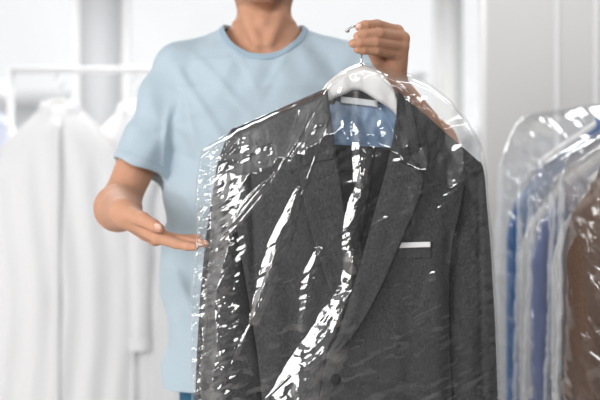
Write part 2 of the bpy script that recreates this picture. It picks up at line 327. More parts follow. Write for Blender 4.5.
def body_f(p):
    out = np.empty(len(p)); z = p[:, 2]; x = p[:, 0]; y = p[:, 1]
    d = smin(torso_d(p, BODYP), group(p, NECK, .018), .03)
    d = smin(d, group(p, ARMS[:4], .02), .02); d = smin(d, group(p, ARMS[4:], .02), .02)
    d = smin(d, group(p, LEGS, .01), .03)
    m = z > 1.5; 
    if m.any():
        q = p[m]; h = smin(d_ell(q, HC, (.077, .098, .115)), group(q, JAW, .02), .025); h = smin(h, group(q, EARS, .01), .006)
        e = np.minimum(d_ell(q, HC+[-.032, -.098, .005], (.017, .014, .012)), d_ell(q, HC+[.032, -.098, .005], (.017, .014, .012))); h = smax(h, -e, .008)
        lm = d_ell(q, [CX, SY-.128, 1.692], (.028, .006, .0015)); h = smax(h, -lm, .004)
        d[m] = smin(d[m], h, .014)
    for palm, fing, th, c in ((LPALM, LF, LT, WRL), (RPALM, RF, RT, WRR)):
        m = np.linalg.norm(p-c, axis=1) < .24
        if m.any():
            q = p[m]; pd = smin(group(q, palm, .008), d[m], .012); r = pd
            for f in fing: r = np.minimum(r, smin(pd, group(q, f, .003), .006))
            r = smin(r, group(q, th, .004), .006)
            d[m] = r
    return d
person = empty('person', (CX, SY, 0), 'man in a light blue t-shirt and jeans holding up the covered suit jacket, palm open', 'person')
V, Q = polygonise(body_f, (-.50, -.10, 0), (.42, .62, 1.90), .0027)
V[:, 2] = np.maximum(V[:, 2], .012)
bo = mesh_np('body', V, Q, SKIN, person); 
# beard shadow tint on the jaw
nt = SKIN.node_tree; b_ = nt.nodes['Principled BSDF']; src = b_.inputs['Base Color'].links[0].from_socket
at = nt.nodes.new('ShaderNodeAttribute'); at.attribute_name = 'beard'; mx = nt.nodes.new('ShaderNodeMix'); mx.data_type = 'RGBA'
nt.links.new(at.outputs['Fac'], mx.inputs[0]); nt.links.new(src, mx.inputs[6]); mx.inputs[7].default_value = (.16, .10, .075, 1); nt.links.new(mx.outputs[2], b_.inputs['Base Color'])
zz = V[:, 2]; yy = V[:, 1]-SY; n_ = vnoise(V[:, 0]*700, zz*700+yy*500, 3)
be = sm(1.617, 1.628, zz)*(1-sm(1.70, 1.73, zz))*sm(.0, -.03, yy)*(np.hypot((V[:, 0]-CX)/.03, (zz-1.69)/.008) > 1)
bv = np.clip(be*(.36+.5*n_), 0, 1); ba = bo.data.attributes.new('beard', 'FLOAT', 'POINT'); k0 = len(bo.data.vertices); ba.data.foreach_set('value', bv[:k0].astype(np.float32))

# t-shirt ------------------------------------------------
TP = [(.72, .232, .140, -.0), (.85, .230, .138, 0), (1.05, .222, .134, 0), (1.22, .215, .134, 0), (1.36, .208, .138, 0), (1.44, .196, .132, .0), (1.5, .165, .112, .004), (1.545, .115, .090, .010), (1.60, .07, .072, .012)]
def dirn(a, b): v = b-a; return v/np.linalg.norm(v)
def tee_folds(p):
    x = p[:, 0]-CX; y = p[:, 1]-SY; z = p[:, 2]; r = np.hypot(x+.20, z-1.36); th = np.arctan2(z-1.36, x+.20)
    f = .0022*np.sin(th*7+r*18)*np.exp(-((r-.09)/.05)**2)*(x < 0)
    r2 = np.hypot(x-.17, z-1.42); th2 = np.arctan2(z-1.42, x-.17); f = f+.0012*np.sin(th2*7)*np.exp(-((r2-.07)/.06)**2)
    f = f+.0045*np.sin(x*38+2.2*np.sin(z*5+x*6)+z*3)*sm(1.42, 1.15, z)+.002*np.sin(x*75+z*9+3*np.sin(z*8))*sm(1.35, 1.0, z)
    g = vnoise(x*14+z*6, z*9, 4)*.006+vnoise(x*30-z*10, z*16, 9)*.003+.004*tri(x*3.2+z*5+.6*vnoise(x*9, z*9, 2))*sm(1.50, 1.40, z)*sm(1.05, 1.25, z)
    rr = np.hypot(x*1.0, (z-1.60)); f = f+.0016*np.sin(np.arctan2(x, 1.62-z)*16)*sm(.10, .13, rr)*sm(.20, .14, rr)
    s_ = np.zeros_like(x)
    for (ax, ay, bx_, by, a_, w_) in ((176,66,232,150,.0045,.011),(196,58,262,128,.004,.010),(186,84,208,190,.0045,.012),(172,112,168,172,.005,.008),(232,44,262,100,.002,.008),(296,44,262,104,.002,.008),(182,190,236,262,.004,.012),(176,262,228,366,.0045,.013)):
        q0 = np.array([(ax-264)/451, 1.2-(ay-200)/451]); q1 = np.array([(bx_-264)/451, 1.2-(by-200)/451]); dd = q1-q0; t = np.clip(((x-q0[0])*dd[0]+(z-q0[1])*dd[1])/(dd@dd), 0, 1)
        s_ += a_*np.exp(-(((x-q0[0]-t*dd[0])**2+(z-q0[1]-t*dd[1])**2)/w_**2))*np.sin(np.clip(t, .03, .97)*math.pi)**.5*(y < 0)
    return 1.5*(f+g)-1.3*s_
SLV = ((SHL, ELL, .73), (SHR, ELR, .70))
def tee_outer(p, cut=False):
    d = torso_d(p, TP, 2.4)
    sh = [rc([CX-.07, SY+.01, 1.535], SHL+[.0,0,.004], .043, .053), rc([CX+.07, SY+.01, 1.535], SHR+[0,0,.004], .043, .053)]
    d = smin(d, group(p, sh, .03), .035)
    fo = tee_folds(p)
    for a, b, t in SLV:
        sl = d_rc(p, rc(a+[0, 0, -.01], lerp(a, b, .90)+(np.array([.012, 0, 0]) if a[0] < CX else 0), .058, .061))
        if cut: sl = np.maximum(sl, (p-lerp(a, b, t))@dirn(a, b))
        d = smin(d, sl, .022)
    return d+fo
def neck_cut(p): return d_ell(p, [CX, SY-.022, 1.603], (.0885, .128, .122))
def tee_cut(p): return np.maximum(-neck_cut(p), .795-p[:, 2]+.004*np.sin(p[:, 0]*30))
def tee_f(p): return np.maximum(np.maximum(tee_outer(p, True), -(tee_outer(p)+.0065)), tee_cut(p))
V, Q = polygonise(tee_f, (-.52, .15, .76), (.38, .62, 1.63), .0030)
tee = mesh_np('t_shirt', V, Q, TEE, person)
def band_f(p):
    o = tee_outer(p)-.0026; n = neck_cut(p); return np.maximum(np.maximum(o, -(o+.0095)), np.maximum(-n, n-.0115))
V, Q = polygonise(band_f, (-.25, .2, 1.45), (.10, .56, 1.64), .0022); mesh_np('neck_band', V, Q, RIB, tee)
def hem_f(a, b, t):
    n = dirn(a, b); c = lerp(a, b, t)
    def f(p):
        o = tee_outer(p)-.0012; s = (p-c)@n; return np.maximum(np.maximum(o, -(o+.009)), np.maximum(s-.0005, np.maximum(-s-.016, np.linalg.norm((p-c)-np.outer(s, n), axis=1)-.078)))
    return f
for (a, b, t) in SLV:
    c = lerp(a, b, t); V, Q = polygonise(hem_f(a, b, t), c-.12, c+.12, .0024); mesh_np('sleeve_hem', V, Q, TEE, tee)
# jeans and shoes
def jeans_f(p):
    d = torso_d(p, [(.80, .185, .122, 0), (.9, .18, .12, 0), (1.0, .172, .115, 0), (1.04, .168, .112, 0)])
    L = [rc([CX+s*.09, SY, .88], [CX+s*.11, SY, .50], .098, .075) for s in (-1, 1)]+[rc([CX+s*.11, SY, .50], [CX+s*.117, SY+.02, .08], .075, .062) for s in (-1, 1)]
    d = smin(d, min_group(p, L), .03)+.002*np.sin(p[:, 2]*90+p[:, 0]*40)*(p[:, 2] < .4); return np.maximum(d, .06-p[:, 2])
def min_group(p, L): return np.minimum(smin(d_rc(p, L[0]), d_rc(p, L[2]), .03), smin(d_rc(p, L[1]), d_rc(p, L[3]), .03))
V, Q = polygonise(jeans_f, (-.36, .2, .03), (.2, .62, 1.08), .006); mesh_np('jeans', V, Q, DENIM, person)
for s in (-1, 1):
    def shoe_f(p, s=s):
        L = [rc([CX+s*.117, SY+.05, .06], [CX+s*.125, SY-.16, .045], .048, .04)]; return np.maximum(group(p, L, .01), .022-p[:, 2])
    V, Q = polygonise(shoe_f, (CX+s*.12-.08, .15, 0), (CX+s*.12+.08, .56, .14), .005); so = mesh_np('shoe', V, Q, SHOE, person)
    def sole_f(p, s=s):
        L = [rc([CX+s*.117, SY+.05, .02], [CX+s*.125, SY-.16, .02], .051, .043)]; return np.maximum(np.maximum(group(p, L, .01), p[:, 2]-.024), -p[:, 2]+.001)
    V, Q = polygonise(sole_f, (CX+s*.12-.08, .15, -.01), (CX+s*.12+.08, .56, .05), .005); mesh_np('sole', V, Q, SOLE, so)
def hair_f(p):
    d = d_ell(p, HC+[0, .012, .012], (.086, .104, .122))+.003*vnoise(p[:, 0]*120, p[:, 1]*60+p[:, 2]*60, 2)
    return smax(d, -d_ell(p, HC+[0, -.095, -.035], (.10, .088, .115)), .01)+0*p[:, 0]
V, Q = polygonise(lambda p: np.maximum(hair_f(p), 1.69-p[:, 2]), HC-.16, HC+.16, .004); mesh_np('hair', V, Q, HAIR, person)
for s in (-1, 1):
    ellipsoid('eyelid', HC+[s*.032, -.0785, .0085], (.0130, .0125, .0095), SKIN, person, Euler((.25, 0, 0))); e = ellipsoid('eye', HC+[s*.032, -.0785, .005], (.0115,)*3, EYEW, person); ellipsoid('iris', HC+[s*.032, -.0893, .004], (.0055, .0018, .0055), IRIS, e)
    tube('eyebrow', HC+np.array([[s*.016, -.100, .024], [s*.032, -.097, .030], [s*.05, -.084, .026]]), [.003, .004, .002], HAIR, person, 12, 8)
for s in (-1, 1):
    tube('lip', np.array([[CX-.024, SY-.118, 1.692+s*.003], [CX, SY-.132, 1.692+s*.006], [CX+.024, SY-.118, 1.692+s*.003]]), [.002, .0055, .002], LIP, person, 14, 8)
from mathutils import Euler
def nail(c, r, rot): ellipsoid('fingernail', c, r, NAIL, person, Euler(rot))
nail(P(158, 226.6, 1.9665), (.0078, .0028, .0058), (math.radians(25), math.radians(28), 0))
nail(P(359, 25.8, 1.9795), (.0058, .002, .0048), (.1, -.25, 0))

# ------------------------------------------------------------------ the suit jacket (hangs at two metres)
K = 2.0/F
def Jp(px, py, y): return np.stack([(px-300)*K, y, CZ-(py-200)*K], -1)
RIDGE = [(228, 134), (232, 130), (300, 101), (325, 88), (361, 76), (395, 91), (420, 109), (440, 126), (465, 148), (479, 163), (486, 172)]
def ridge(px): return interp(px, RIDGE)
def dome(px, py, amp=.050):
    hw = 140+np.clip((py-240)/160, 0, 1)*10; t = np.clip(np.abs(px-352)/hw, 0, 1)
    s = 1-(1-np.clip((py-ridge(px))/62, 0, 1))**1.5; return -.015-(amp-.015)*(1-t**3.2)*s
def resample(poly, n, smooth=True):
    p = catmull(poly, 200) if smooth else np.asarray(poly, float)
    s = np.r_[0, np.cumsum(np.linalg.norm(np.diff(p, axis=0), axis=1))]; q = np.linspace(0, s[-1], n)
    return np.stack([np.interp(q, s, p[:, i]) for i in range(p.shape[1])], 1)
def ruled(A, B, nu, nv, byrow=False):        # A, B polylines in photo coordinates -> px, py arrays (nv, nu), u from A to B
    a = resample(A, nv); b = resample(B, nv); u = np.linspace(0, 1, nu)[None, :, None]
    if byrow:
        ya = a[:, 1]; yb = b[:, 1]
    return a[:, None]*(1-u)+b[:, None]*u
def patch(name, A, B, nu, nv, yfun, m, parent, th=.0022, off=1):
    g = ruled(A, B, nu, nv); y = yfun(g[..., 0], g[..., 1], np.linspace(0, 1, nu)[None, :]+0*g[..., 0])
    o = mesh_np(name, Jp(g[..., 0], g[..., 1], y).reshape(-1, 3), grid_faces(nu, nv), m, parent)
    return solid(o, th, 0)
jacket = empty('suit_jacket', (.11, 0, .72), 'charcoal grey suit jacket on a white hanger under clear plastic film, held by the man', 'jacket')
def folds(px, py):
    x = (px-300)/10.; f = .0
    f = f+.013*np.exp(-((px-(252+(py-165)*.03))/4.5)**2)*sm(150, 175, py)*sm(330, 250, py)          # pinch fold beside the viewer-left sleeve
    f = f-.006*np.exp(-((px-(272+(py-250)*.10))/14)**2)*sm(200, 320, py)
    f = f+.007*np.exp(-((px-(286+(py-250)*.06))/9)**2)*sm(230, 330, py)
    f = f-.005*np.exp(-((px-(432+(py-260)*.02))/12)**2)*sm(170, 260, py)+.007*np.exp(-((px-(446))/6)**2)*sm(200, 260, py)
    f = f+.004*np.exp(-((px-404-(py-300)*.05)/8)**2)*sm(250, 330, py)
    return f+.004*vnoise(px/26, py/50, 3)+.0016*vnoise(px/9, py/14, 5)
XL = [(231,131),(229,150),(231,165),(236,215),(240,240),(250,300),(258,350),(263,400),(266,460),(268,530)]
XLf = [(327,89),(329,105),(331,125),(336,165),(344,215),(349,255),(342,310),(326,350),(318,400),(312,460),(309,530)]
XRf = [(396,92),(395,110),(393,130),(385,165),(375,205),(365,245),(350,298),(338,330),(326,352),(318,400),(309,460),(304,530)]
XR = [(480,164),(468,176),(462,185),(456,213),(449,245),(446,285),(446,320),(449,400),(452,460),(454,530)]
patch('front_panel', XL, XLf, 90, 240, lambda x, y, u: dome(x, y)+folds(x, y)+.004, SUIT, jacket)
patch('front_panel', XRf, XR, 110, 240, lambda x, y, u: dome(x, y)+folds(x, y)-.004*(1-u), SUIT, jacket)
BL = [(231,131),(226,240),(235,350),(240,530)]; BR = [(480,164),(478,240),(474,350),(472,530)]
def backy(x, y, u): return -dome(x, y, .050)+.003*vnoise(x/20, y/40, 8)
def back_top(u, n):                       # the back panel: top edge follows the ridge
    pass
nu, nv = 100, 160; uu = np.linspace(0, 1, nu); px0 = 232+(480-232)*uu; T0 = interp(px0, [(231, 131), (300, 103), (325, 93), (361, 90), (395, 94), (440, 127), (465, 149), (480, 164)])
vv = np.linspace(0, 1, nv)[:, None]; PX = (px0[None, :]-352)*(1-.04*vv)+352; PY = T0[None, :]+(530-T0[None, :])*vv
mb = mesh_np('back_panel', Jp(PX, PY, backy(PX, PY, 0)).reshape(-1, 3), grid_faces(nu, nv), SUIT, jacket); solid(mb, .002, 0)
def lin(name, x0, x1, y0, y1, m, yo, t=.0014, par=None):
    gx, gy = np.meshgrid(np.linspace(x0, x1, 60), np.linspace(0, 1, 60)); py = y0+(y1-y0)*gy+(gx-x0)/(x1-x0)*5
    yy = yo+.006*np.sin(gx/5.5+1.2*np.sin(py/14))*sm(y0, y0+14, py)*.5+.004*vnoise(gx/7, py/11, 6)
    return solid(mesh_np(name, Jp(gx, py, yy).reshape(-1, 3), grid_faces(60, 60), m, par or jacket), t, 0)
st = lin('collar_stand', 324, 398, 88, 103, SUITD, .026); lin('lining', 318, 402, 143, 330, SUITD, .020); lin('lining_yoke', 321, 399, 99, 144, LININGB, .024)['label'] = 'light blue lining at the back of the neck'
g = np.meshgrid(np.linspace(341, 378, 14), np.linspace(0, 1, 5)); yb_ = 95.5+g[1]*6.5+(g[0]-341)*.115
solid(mesh_np('neck_label', Jp(g[0], yb_, .017+0*g[0]).reshape(-1, 3), grid_faces(14, 5), LABEL, st), .001, 0)
# lapels
def lapy(x, y, u, lift): return dome(x, y)+.3*folds(x, y)-.0085-lift*(.006*np.sin(np.clip(u, 0, 1)*math.pi*.9+.35)+.007*sm(.6, 1, u))-.001
LIN = [(330,118),(333,140),(336,165),(341,200),(346,232),(350,258),(350,280),(343,306)]
LOUT = [(303,168),(300,176),(302,190),(307,215),(314,240),(322,265),(330,288),(338,308)]
patch('lapel', LIN, LOUT, 24, 90, lambda x, y, u: lapy(x, y, u, 1)+.0005, SUIT, jacket, .003)
RIN = [(393,122),(388,150),(381,180),(372,212),(363,245),(353,280),(343,312),(335,335),(327,353)]
ROUT = [(411,172),(419,181),(413,203),(404,225),(393,250),(380,280),(366,307),(350,332),(328,354)]
patch('lapel', RIN, ROUT, 28, 100, lambda x, y, u: lapy(x, y, u, 1)-.006, SUIT, jacket, .003)
# collar: a strip from notch to notch round the back of the neck
fold = [(334,160,-.074),(331,135,-.064),(327,108,-.044),(326,92,-.014),(334,87,.018),(348,84,.036),(361,83,.040),(376,85,.036),(390,90,.018),(396,97,-.014),(397,115,-.044),(394,140,-.064),(389,160,-.075)]
oute = [(302,166,-.068),(304,140,-.060),(307,118,-.044),(311,101,-.026),(322,92,.018),(342,90,.048),(361,89,.053),(381,91,.048),(400,95,.016),(408,104,-.026),(412,125,-.048),(415,148,-.060),(417,165,-.066)]
a = resample(fold, 120); b = resample(oute, 120)
for q_ in (a, b): q_[:, 2] = np.where(q_[:, 2] < 0, q_[:, 2]*.86, q_[:, 2])
u = np.linspace(0, 1, 16)[None, :, None]; g = a[:, None]*(1-u)+b[:, None]*u; g[..., 2] -= .005*np.sin(u[..., 0]*math.pi*.85+.3)+.009*sm(.5, 1, u[..., 0])*(g[..., 2] < -.01)
solid(mesh_np('collar', Jp(g[..., 0], g[..., 1], g[..., 2]).reshape(-1, 3), grid_faces(16, 120), SUIT, jacket), .003, 0)
# thin dark tubes imitating contact shade along the collar, lapel edges and notch
EDGE_SHADE = mat('dark_edge_shade', (.012, .012, .014), .95, .05)
cc = b[np.r_[0:34]]; tube('collar_edge_shade', Jp(cc[:, 0], cc[:, 1], cc[:, 2]-.004), .0012, EDGE_SHADE, jacket, smooth_path=False); cc = b[np.r_[88:120]]; tube('collar_edge_shade', Jp(cc[:, 0]+.6, cc[:, 1], cc[:, 2]-.005), .0016, EDGE_SHADE, jacket, smooth_path=False)
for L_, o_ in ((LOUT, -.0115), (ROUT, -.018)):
    q_ = resample(L_, 60); tube('lapel_edge_shade', Jp(q_[:, 0]+.5, q_[:, 1], dome(q_[:, 0], q_[:, 1])+.3*folds(q_[:, 0], q_[:, 1])+o_), .0013, EDGE_SHADE, jacket, smooth_path=False)
q_ = np.array([[396.5, 163.0], [403, 165.5], [410, 168.2], [416, 168.5]]); tube('notch_shade', Jp(q_[:, 0], q_[:, 1], dome(q_[:, 0], q_[:, 1])-.022), .0012, EDGE_SHADE, jacket, smooth_path=False)
# sleeves
def sleeve(rows, yc, seamx, ph):
    r = np.array(rows, float); n = 180; py = np.linspace(r[0, 0], r[-1, 0], n); xl = np.interp(py, r[:, 0], r[:, 1]); xr = np.interp(py, r[:, 0], r[:, 2])
    k = 9; ker = np.ones(k)/k; pad = lambda a: np.convolve(np.r_[[a[0]]*(k//2), a, [a[-1]]*(k//2)], ker, 'valid')
    if True: xl = np.r_[xl[:6], pad(xl)[6:]]; xr = np.r_[xr[:6], pad(xr)[6:]]
    seg = 64; th = np.linspace(0, 2*math.pi, seg, endpoint=False); c = (xl+xr)/2; a_ = (xr-xl)/2; b_ = np.clip(a_*K*1.05, .003, .040)
    ct = np.sign(np.cos(th))*np.abs(np.cos(th))**.9; X = c[:, None]+a_[:, None]*ct; Y = yc+b_[:, None]*-np.sin(th)
    PYg = py[:, None]+0*X; front = np.sin(th)[None, :] > 0
    Y = Y+front*np.sin(th)[None, :]*(.005*vnoise(X/9, PYg/22, ph)*2+.003*np.sin(PYg/17+ph)*sm(200, 300, PYg)-.000)
    Y = Y+front*.006*np.exp(-((X-(c[:, None]+seamx*a_[:, None]))/2.5)**2)*sm(170, 200, PYg)
    V = Jp(X, PYg, Y).reshape(-1, 3); me = bpy.data.meshes.new('sleeve'); f = grid_faces(seg, n, True).tolist()+[tuple(range(seg))[::-1]]
    me.from_pydata(V.tolist(), [], f); me.update(); o = link('sleeve', me, SUIT, jacket); solid(o, .002, 0)
    for q in range(3):
        yb = 470-q*9; ellipsoid('button', Jp(np.float64(np.interp(yb, py, c)+ (12 if seamx > 0 else -12)), np.float64(yb), yc-.036), (.007, .003, .007), SUITD, o)
sleeve([(128,233,240),(131,229.5,242),(138,226,242),(150,222,241),(165,217,239),(240,205.5,242),(300,200,251),(350,197,259),(400,195,264),(490,196,266)], .012, -.55, 2)
sleeve([(162,478,481),(166,472,483),(175,465,485),(190,459,486),(215,455,488),(245,448,490.5),(320,445,495),(400,448,498),(490,451,500)], .010, .35, 6)
# buttons, pockets
bt = ellipsoid('button', Jp(np.float64(334), np.float64(372), -.083), (.010, .003, .010), SUITD, jacket)
for (x0, x1, y0) in ((262, 305, 452), (378, 432, 455)):
    gx, gy = np.meshgrid(np.linspace(x0, x1, 20), np.linspace(y0, y0+24, 10)); solid(mesh_np('pocket_flap', Jp(gx, gy, dome(gx, gy)+folds(gx, gy)-.006).reshape(-1, 3), grid_faces(20, 10), SUIT, jacket), .003, 0)
gx, gy = np.meshgrid(np.linspace(394.5, 427, 24), np.linspace(0, 1, 8)); yb_ = 246-4+gy*15
solid(mesh_np('breast_pocket', Jp(gx, yb_, dome(gx, yb_)+folds(gx, yb_)-.0045).reshape(-1, 3), grid_faces(24, 8), SUIT, jacket), .002, 0)
gx, gy = np.meshgrid(np.linspace(394.5, 426.5, 30), np.linspace(0, 1, 6)); yb_ = 241.5+gy*5.2-(gx-394)*.03
ps = mesh_np('pocket_square', Jp(gx, yb_, dome(gx, yb_)+folds(gx, yb_)-.0085).reshape(-1, 3), grid_faces(30, 6), WHITE); solid(ps, .002, 0)
tag(ps, 'thin white folded pocket square in the breast pocket of the charcoal jacket', 'pocket square')

# hanger -------------------------------------------------
up = [(250,147),(280,130),(303,112),(318,96),(328,82),(345,69.5),(361,65),(377,70),(391,85),(403,110),(425,130),(458,163)]
dn = [(254,156),(284,142),(308,124),(320,108),(330,100.5),(345,94),(357,89.5),(371,96.5),(391,110),(401,121),(422,142),(455,174)]
hg = empty('coat_hanger', (P(361, 66, 2.0)), 'white wooden hanger with steel hook, inside the charcoal jacket, gripped by the man', 'hanger')
a = resample(up, 90); b = resample(dn, 90); u = np.linspace(0, 1, 12)[None, :, None]; g = a[:, None]*(1-u)+b[:, None]*u
th = .0095*np.sqrt(np.clip(1-(2*u[..., 0]-1)**4, 0.03, 1))*np.ones((90, 1)); Vf = Jp(g[..., 0], g[..., 1], -th-.001).reshape(-1, 3); Vb = Jp(g[..., 0], g[..., 1], th-.001).reshape(-1, 3)
fa = grid_faces(12, 90); nF = len(Vf); ring = [i*12 for i in range(90)]+[89*12+j for j in range(1, 12)]+[i*12+11 for i in range(88, -1, -1)]+[j for j in range(10, 0, -1)]
side = [(ring[i], ring[(i+1) % len(ring)], ring[(i+1) % len(ring)]+nF, ring[i]+nF) for i in range(len(ring))]
mesh_np('shoulder_bar', np.vstack([Vf, Vb]), np.vstack([fa, fa[:, ::-1]+nF, side]), HANG, hg)
hk = PA([(361,68,2.0),(361.5,60,2.0),(362,52,2.003),(368,44,2.006),(370,34,2.006),(364,26.5,2.004),(356,26,1.998),(350,28,1.996),(347.5,30.5,1.995)])
ho = tube('hook', hk, .0019, STEEL, hg, 60, 10); ellipsoid('hook_tip', hk[-1], (.0042,)*3, STEEL, ho); ellipsoid('hook_collar', P(361, 65, 2.0), (.006, .006, .004), STEEL, ho)

# ------------------------------------------------------------------ plastic film over the jacket
NU, NV = 430, 600
u = np.linspace(0, 1, NU)[None, :]; v = np.linspace(0, 1, NV)[:, None]
TOP = [(0,152),(.02,144),(.05,138),(.115,126.5),(.13,125),(.25,110),(.38,94),(.42,90),(.45,80),(.485,72),(.51,67.5),(.535,64.5),(.57,62),(.61,64.5),(.65,69),(.69,72),(.74,73.5),(.80,81),(.88,98),(.94,118),(.98,138),(1,152)]
Tu = interp(u, TOP); PYf = Tu+(528-Tu)*v
XLF = [(60,205),(140,206),(150,200),(180,196),(240,195),(300,190),(400,191),(528,190)]; XRF = [(60,483),(150,484),(170,486),(240,492.5),(320,497),(400,500),(528,503)]
xl = interp(PYf, XLF)+1.5*vnoise(PYf/14, 0*PYf, 2); xr = interp(PYf, XRF)+1.0*vnoise(PYf/18, 0*PYf, 7); PXf = xl+(xr-xl)*u
ridge_in = sm(0, 30, PYf-ridge(PXf)); tt = np.clip(np.abs(PXf-352)/(140+np.clip((PYf-240)/160, 0, 1)*10), 0, 1)
rn_ = ridge(PXf)+24*vnoise(PXf/21, PYf/160, 79)+12*vnoise(PXf/9, PYf/20, 78)
base = -.040*(1-(1-np.clip((PYf-Tu)/12, 0, 1))**2)-.040*(1-tt**5.5)*(1-(1-np.clip((PYf-rn_+8)/62, 0, 1))**1.03)
disp = np.zeros_like(PXf); bunch = np.zeros_like(PXf)
def zone(pts, amp, fs, ft, seed, lin_=0, soft=.85, bw=1.0, saw=0):
    """crumpled band along a line; pts = (px, py, half width px)"""
    global disp, bunch
    q = catmull(pts, 160); S_ = np.r_[0, np.cumsum(np.hypot(*np.diff(q[:, :2], axis=0).T))]; x0, y0 = q[:, 0].min()-40, q[:, 1].min()-40
    m = (PXf > x0) & (PXf < q[:, 0].max()+40) & (PYf > y0) & (PYf < q[:, 1].max()+40); X = PXf[m]; Y = PYf[m]; best = np.full(X.shape, 1e9); s = np.zeros_like(X); t = np.zeros_like(X); ww = np.ones_like(X)
    for i in range(len(q)-1):
        d = q[i+1, :2]-q[i, :2]; L = d@d+1e-9; k = np.clip(((X-q[i, 0])*d[0]+(Y-q[i, 1])*d[1])/L, 0, 1); ex = X-q[i, 0]-k*d[0]; ey = Y-q[i, 1]-k*d[1]; r = np.hypot(ex, ey)
        b = r < best; best[b] = r[b]; s[b] = S_[i]+k[b]*math.sqrt(L); t[b] = (np.sign(ex*d[1]-ey*d[0])*r)[b]; ww[b] = (q[i, 2]*(1-k)+q[i+1, 2]*k)[b]
    wv = ww*1.25*(1+.8*vnoise(s/9, 0*s, seed)); mask = sm(1, 1-soft, best/wv)*np.clip(.75+.7*vnoise(s/11, t/5, seed+5)+.3*(bw > 1.3), .15, 1)*sm(-1, 5, s+best*0)*sm(0, 6, S_[-1]-s+3)
    if not lin_: bunch[m] = np.maximum(bunch[m], mask*bw)
    disp[m] += -mask*amp*(.3+(.20 if bw > 1.3 else .30)*facet(s/fs/1.1, t/ft/1.1, seed)+.08*facet(s/fs*2.2, t/ft*1.9, seed+3))-mask*.00055*facet(s/3.2+t/5, t/2.4, seed+9)-(saw*.44*ww*K*(1+.35*vnoise(s/10, t/6, seed+7))*np.clip(1-best/(ww*1.05), 0, 1) if saw else 0) if not lin_ else -amp*ww*.00082*np.clip(1-best/(ww*1.15), 0, 1)/.0028*1.0*(1+.5*vnoise(s/7, 0*s, 3))
# long pulled folds and crumpled streaks
zone([(358,80,4),(356,100,5),(355,125,6),(357,150,7),(358,182,7)], .0036, 7, 3, 1, bw=1.8, saw=1.0)
zone([(364,150,4),(361,180,6),(355,205,9),(350,235,9),(350,262,9)], .0060, 9, 3.6, 2, bw=1.6, saw=.95)
zone([(352,255,8),(347,285,10),(338,310,16),(325,340,21),(308,370,24),(292,410,28),(280,450,28)], .0070, 10, 5.5, 3, bw=1.8, saw=.9)
zone([(318,250,5),(309,275,7),(306,300,7),(302,322,5)], .0045, 7, 3.5, 4, saw=.8)
zone([(331,272,3),(326,295,6),(322,320,7),(316,335,8)], .0040, 6, 3.5, 5)
zone([(298,190,3),(290,215,7),(278,245,9),(266,285,8),(256,315,5)], .0050, 14, 4.0, 6, saw=.8)
zone([(232,240,6),(224,270,12),(218,300,14),(220,340,15),(214,380,14)], .0070, 9, 6.5, 8, saw=.95)
zone([(206,150,10),(225,150,15),(243,147,13),(252,140,6)], .0060, 7, 5, 9)
zone([(325,95,5),(306,130,9),(285,165,10),(262,195,8),(232,225,8),(212,248,7)], .0045, 22, 3.2, 10)
zone([(262,128,5),(268,145,6),(262,165,7)], .0035, 6, 4, 11)
zone([(203,170,7),(206,200,9),(204,230,8),(198,260,7),(197,330,6),(198,400,6)], .0050, 12, 4, 12)
zone([(455,232,5),(449,243,5),(444,262,4)], .0040, 5, 3, 13); zone([(430,266,3),(424,280,4),(415,299,3)], .0035, 5, 3, 14)
zone([(447,318,4),(452,335,4),(450,365,5),(452,400,5)], .0040, 6, 3, 15); zone([(403,182,3),(407,200,4),(410,225,3)], .0028, 5, 3, 16)
zone([(404,76,6),(425,83,7),(450,102,6),(475,133,5),(482,155,4)], .0018, 12, 5, 17)
zone([(245,345,8),(262,372,9),(275,395,8)], .0030, 8, 6, 18)
for ln in ([(334,96,1.6),(328,120,1.5),(318,150,1.4),(308,178,1.6),(299,205,1.8),(290,240,1.7),(277,270,1.5),(262,300,1.6),(245,335,1.6),(228,372,1.6),(214,405,1.5)],
           [(283,240,1.4),(268,275,1.5),(252,318,1.5)], [(326,92,1.5),(304,132,1.4),(280,168,1.4),(250,205,1.3),(224,236,1.4),(212,252,1.4)],
           [(318,106,1.3),(296,146,1.4),(277,176,1.4),(262,198,1.3),(238,226,1.4),(216,250,1.4)], [(308,112,1.2),(290,150,1.2),(278,174,1.3),(262,186,1.2),(244,206,1.2),(228,232,1.2)],
           [(376,108,1.2),(386,124,1.2),(394,140,1.2)], [(371,150,1.5),(366,180,1.4),(358,220,1.4)], [(302,86,1.2),(300,104,1.2),(294,132,1.1)], [(247,122,1.1),(240,140,1.2),(232,152,1.2)],
           [(260,398,1.3),(276,382,1.2),(290,368,1.3)], [(383,78,1.3),(398,88,1.3),(420,108,1.2),(446,128,1.1)], [(410,76,1.1),(440,94,1.2),(468,124,1.2),(482,150,1.2)]):
    zone(ln, .0028, 1, 1, 1, lin_=1)
gen = crumple(PXf/34, PYf/28, 21)*.0008+facet(PXf/10, PYf/8, 31)*(.0009+.0012*sm(.40, .46, np.abs(u-.5)))+facet(PXf/5, PYf/4.5, 32)*(.0022*sm(.36, .44, np.abs(u-.5))+.0022*sm(.20, .08, u))+facet(PXf/6, PYf/5, 33)*.0011*sm(.12, .3, vnoise(PXf/22, PYf/17, 34))+facet(PXf/7, PYf/4.5, 36)*.0006*np.exp(-((PYf-rn_-54)/9)**2)
e_ = np.minimum(np.minimum(u, 1-u)/.012, v/.008); e_ = np.sqrt(np.clip(e_, 0, 1))
Yf = (base+disp+gen)*e_
Vf = Jp(PXf, PYf, Yf).reshape(-1, 3)
NU2, NV2 = NU, NV; backd = (.070*(1-np.clip(np.abs(PXf-352)/150, 0, 1)**3)*np.sqrt(np.clip((PYf-ridge(PXf)+8)/60, 0, 1))+.004+.5*gen+.008*vnoise(PXf/30, PYf/60, 44)*ridge_in)*e_
Vb = Jp(PXf, PYf, backd).reshape(-1, 3); sb = 3
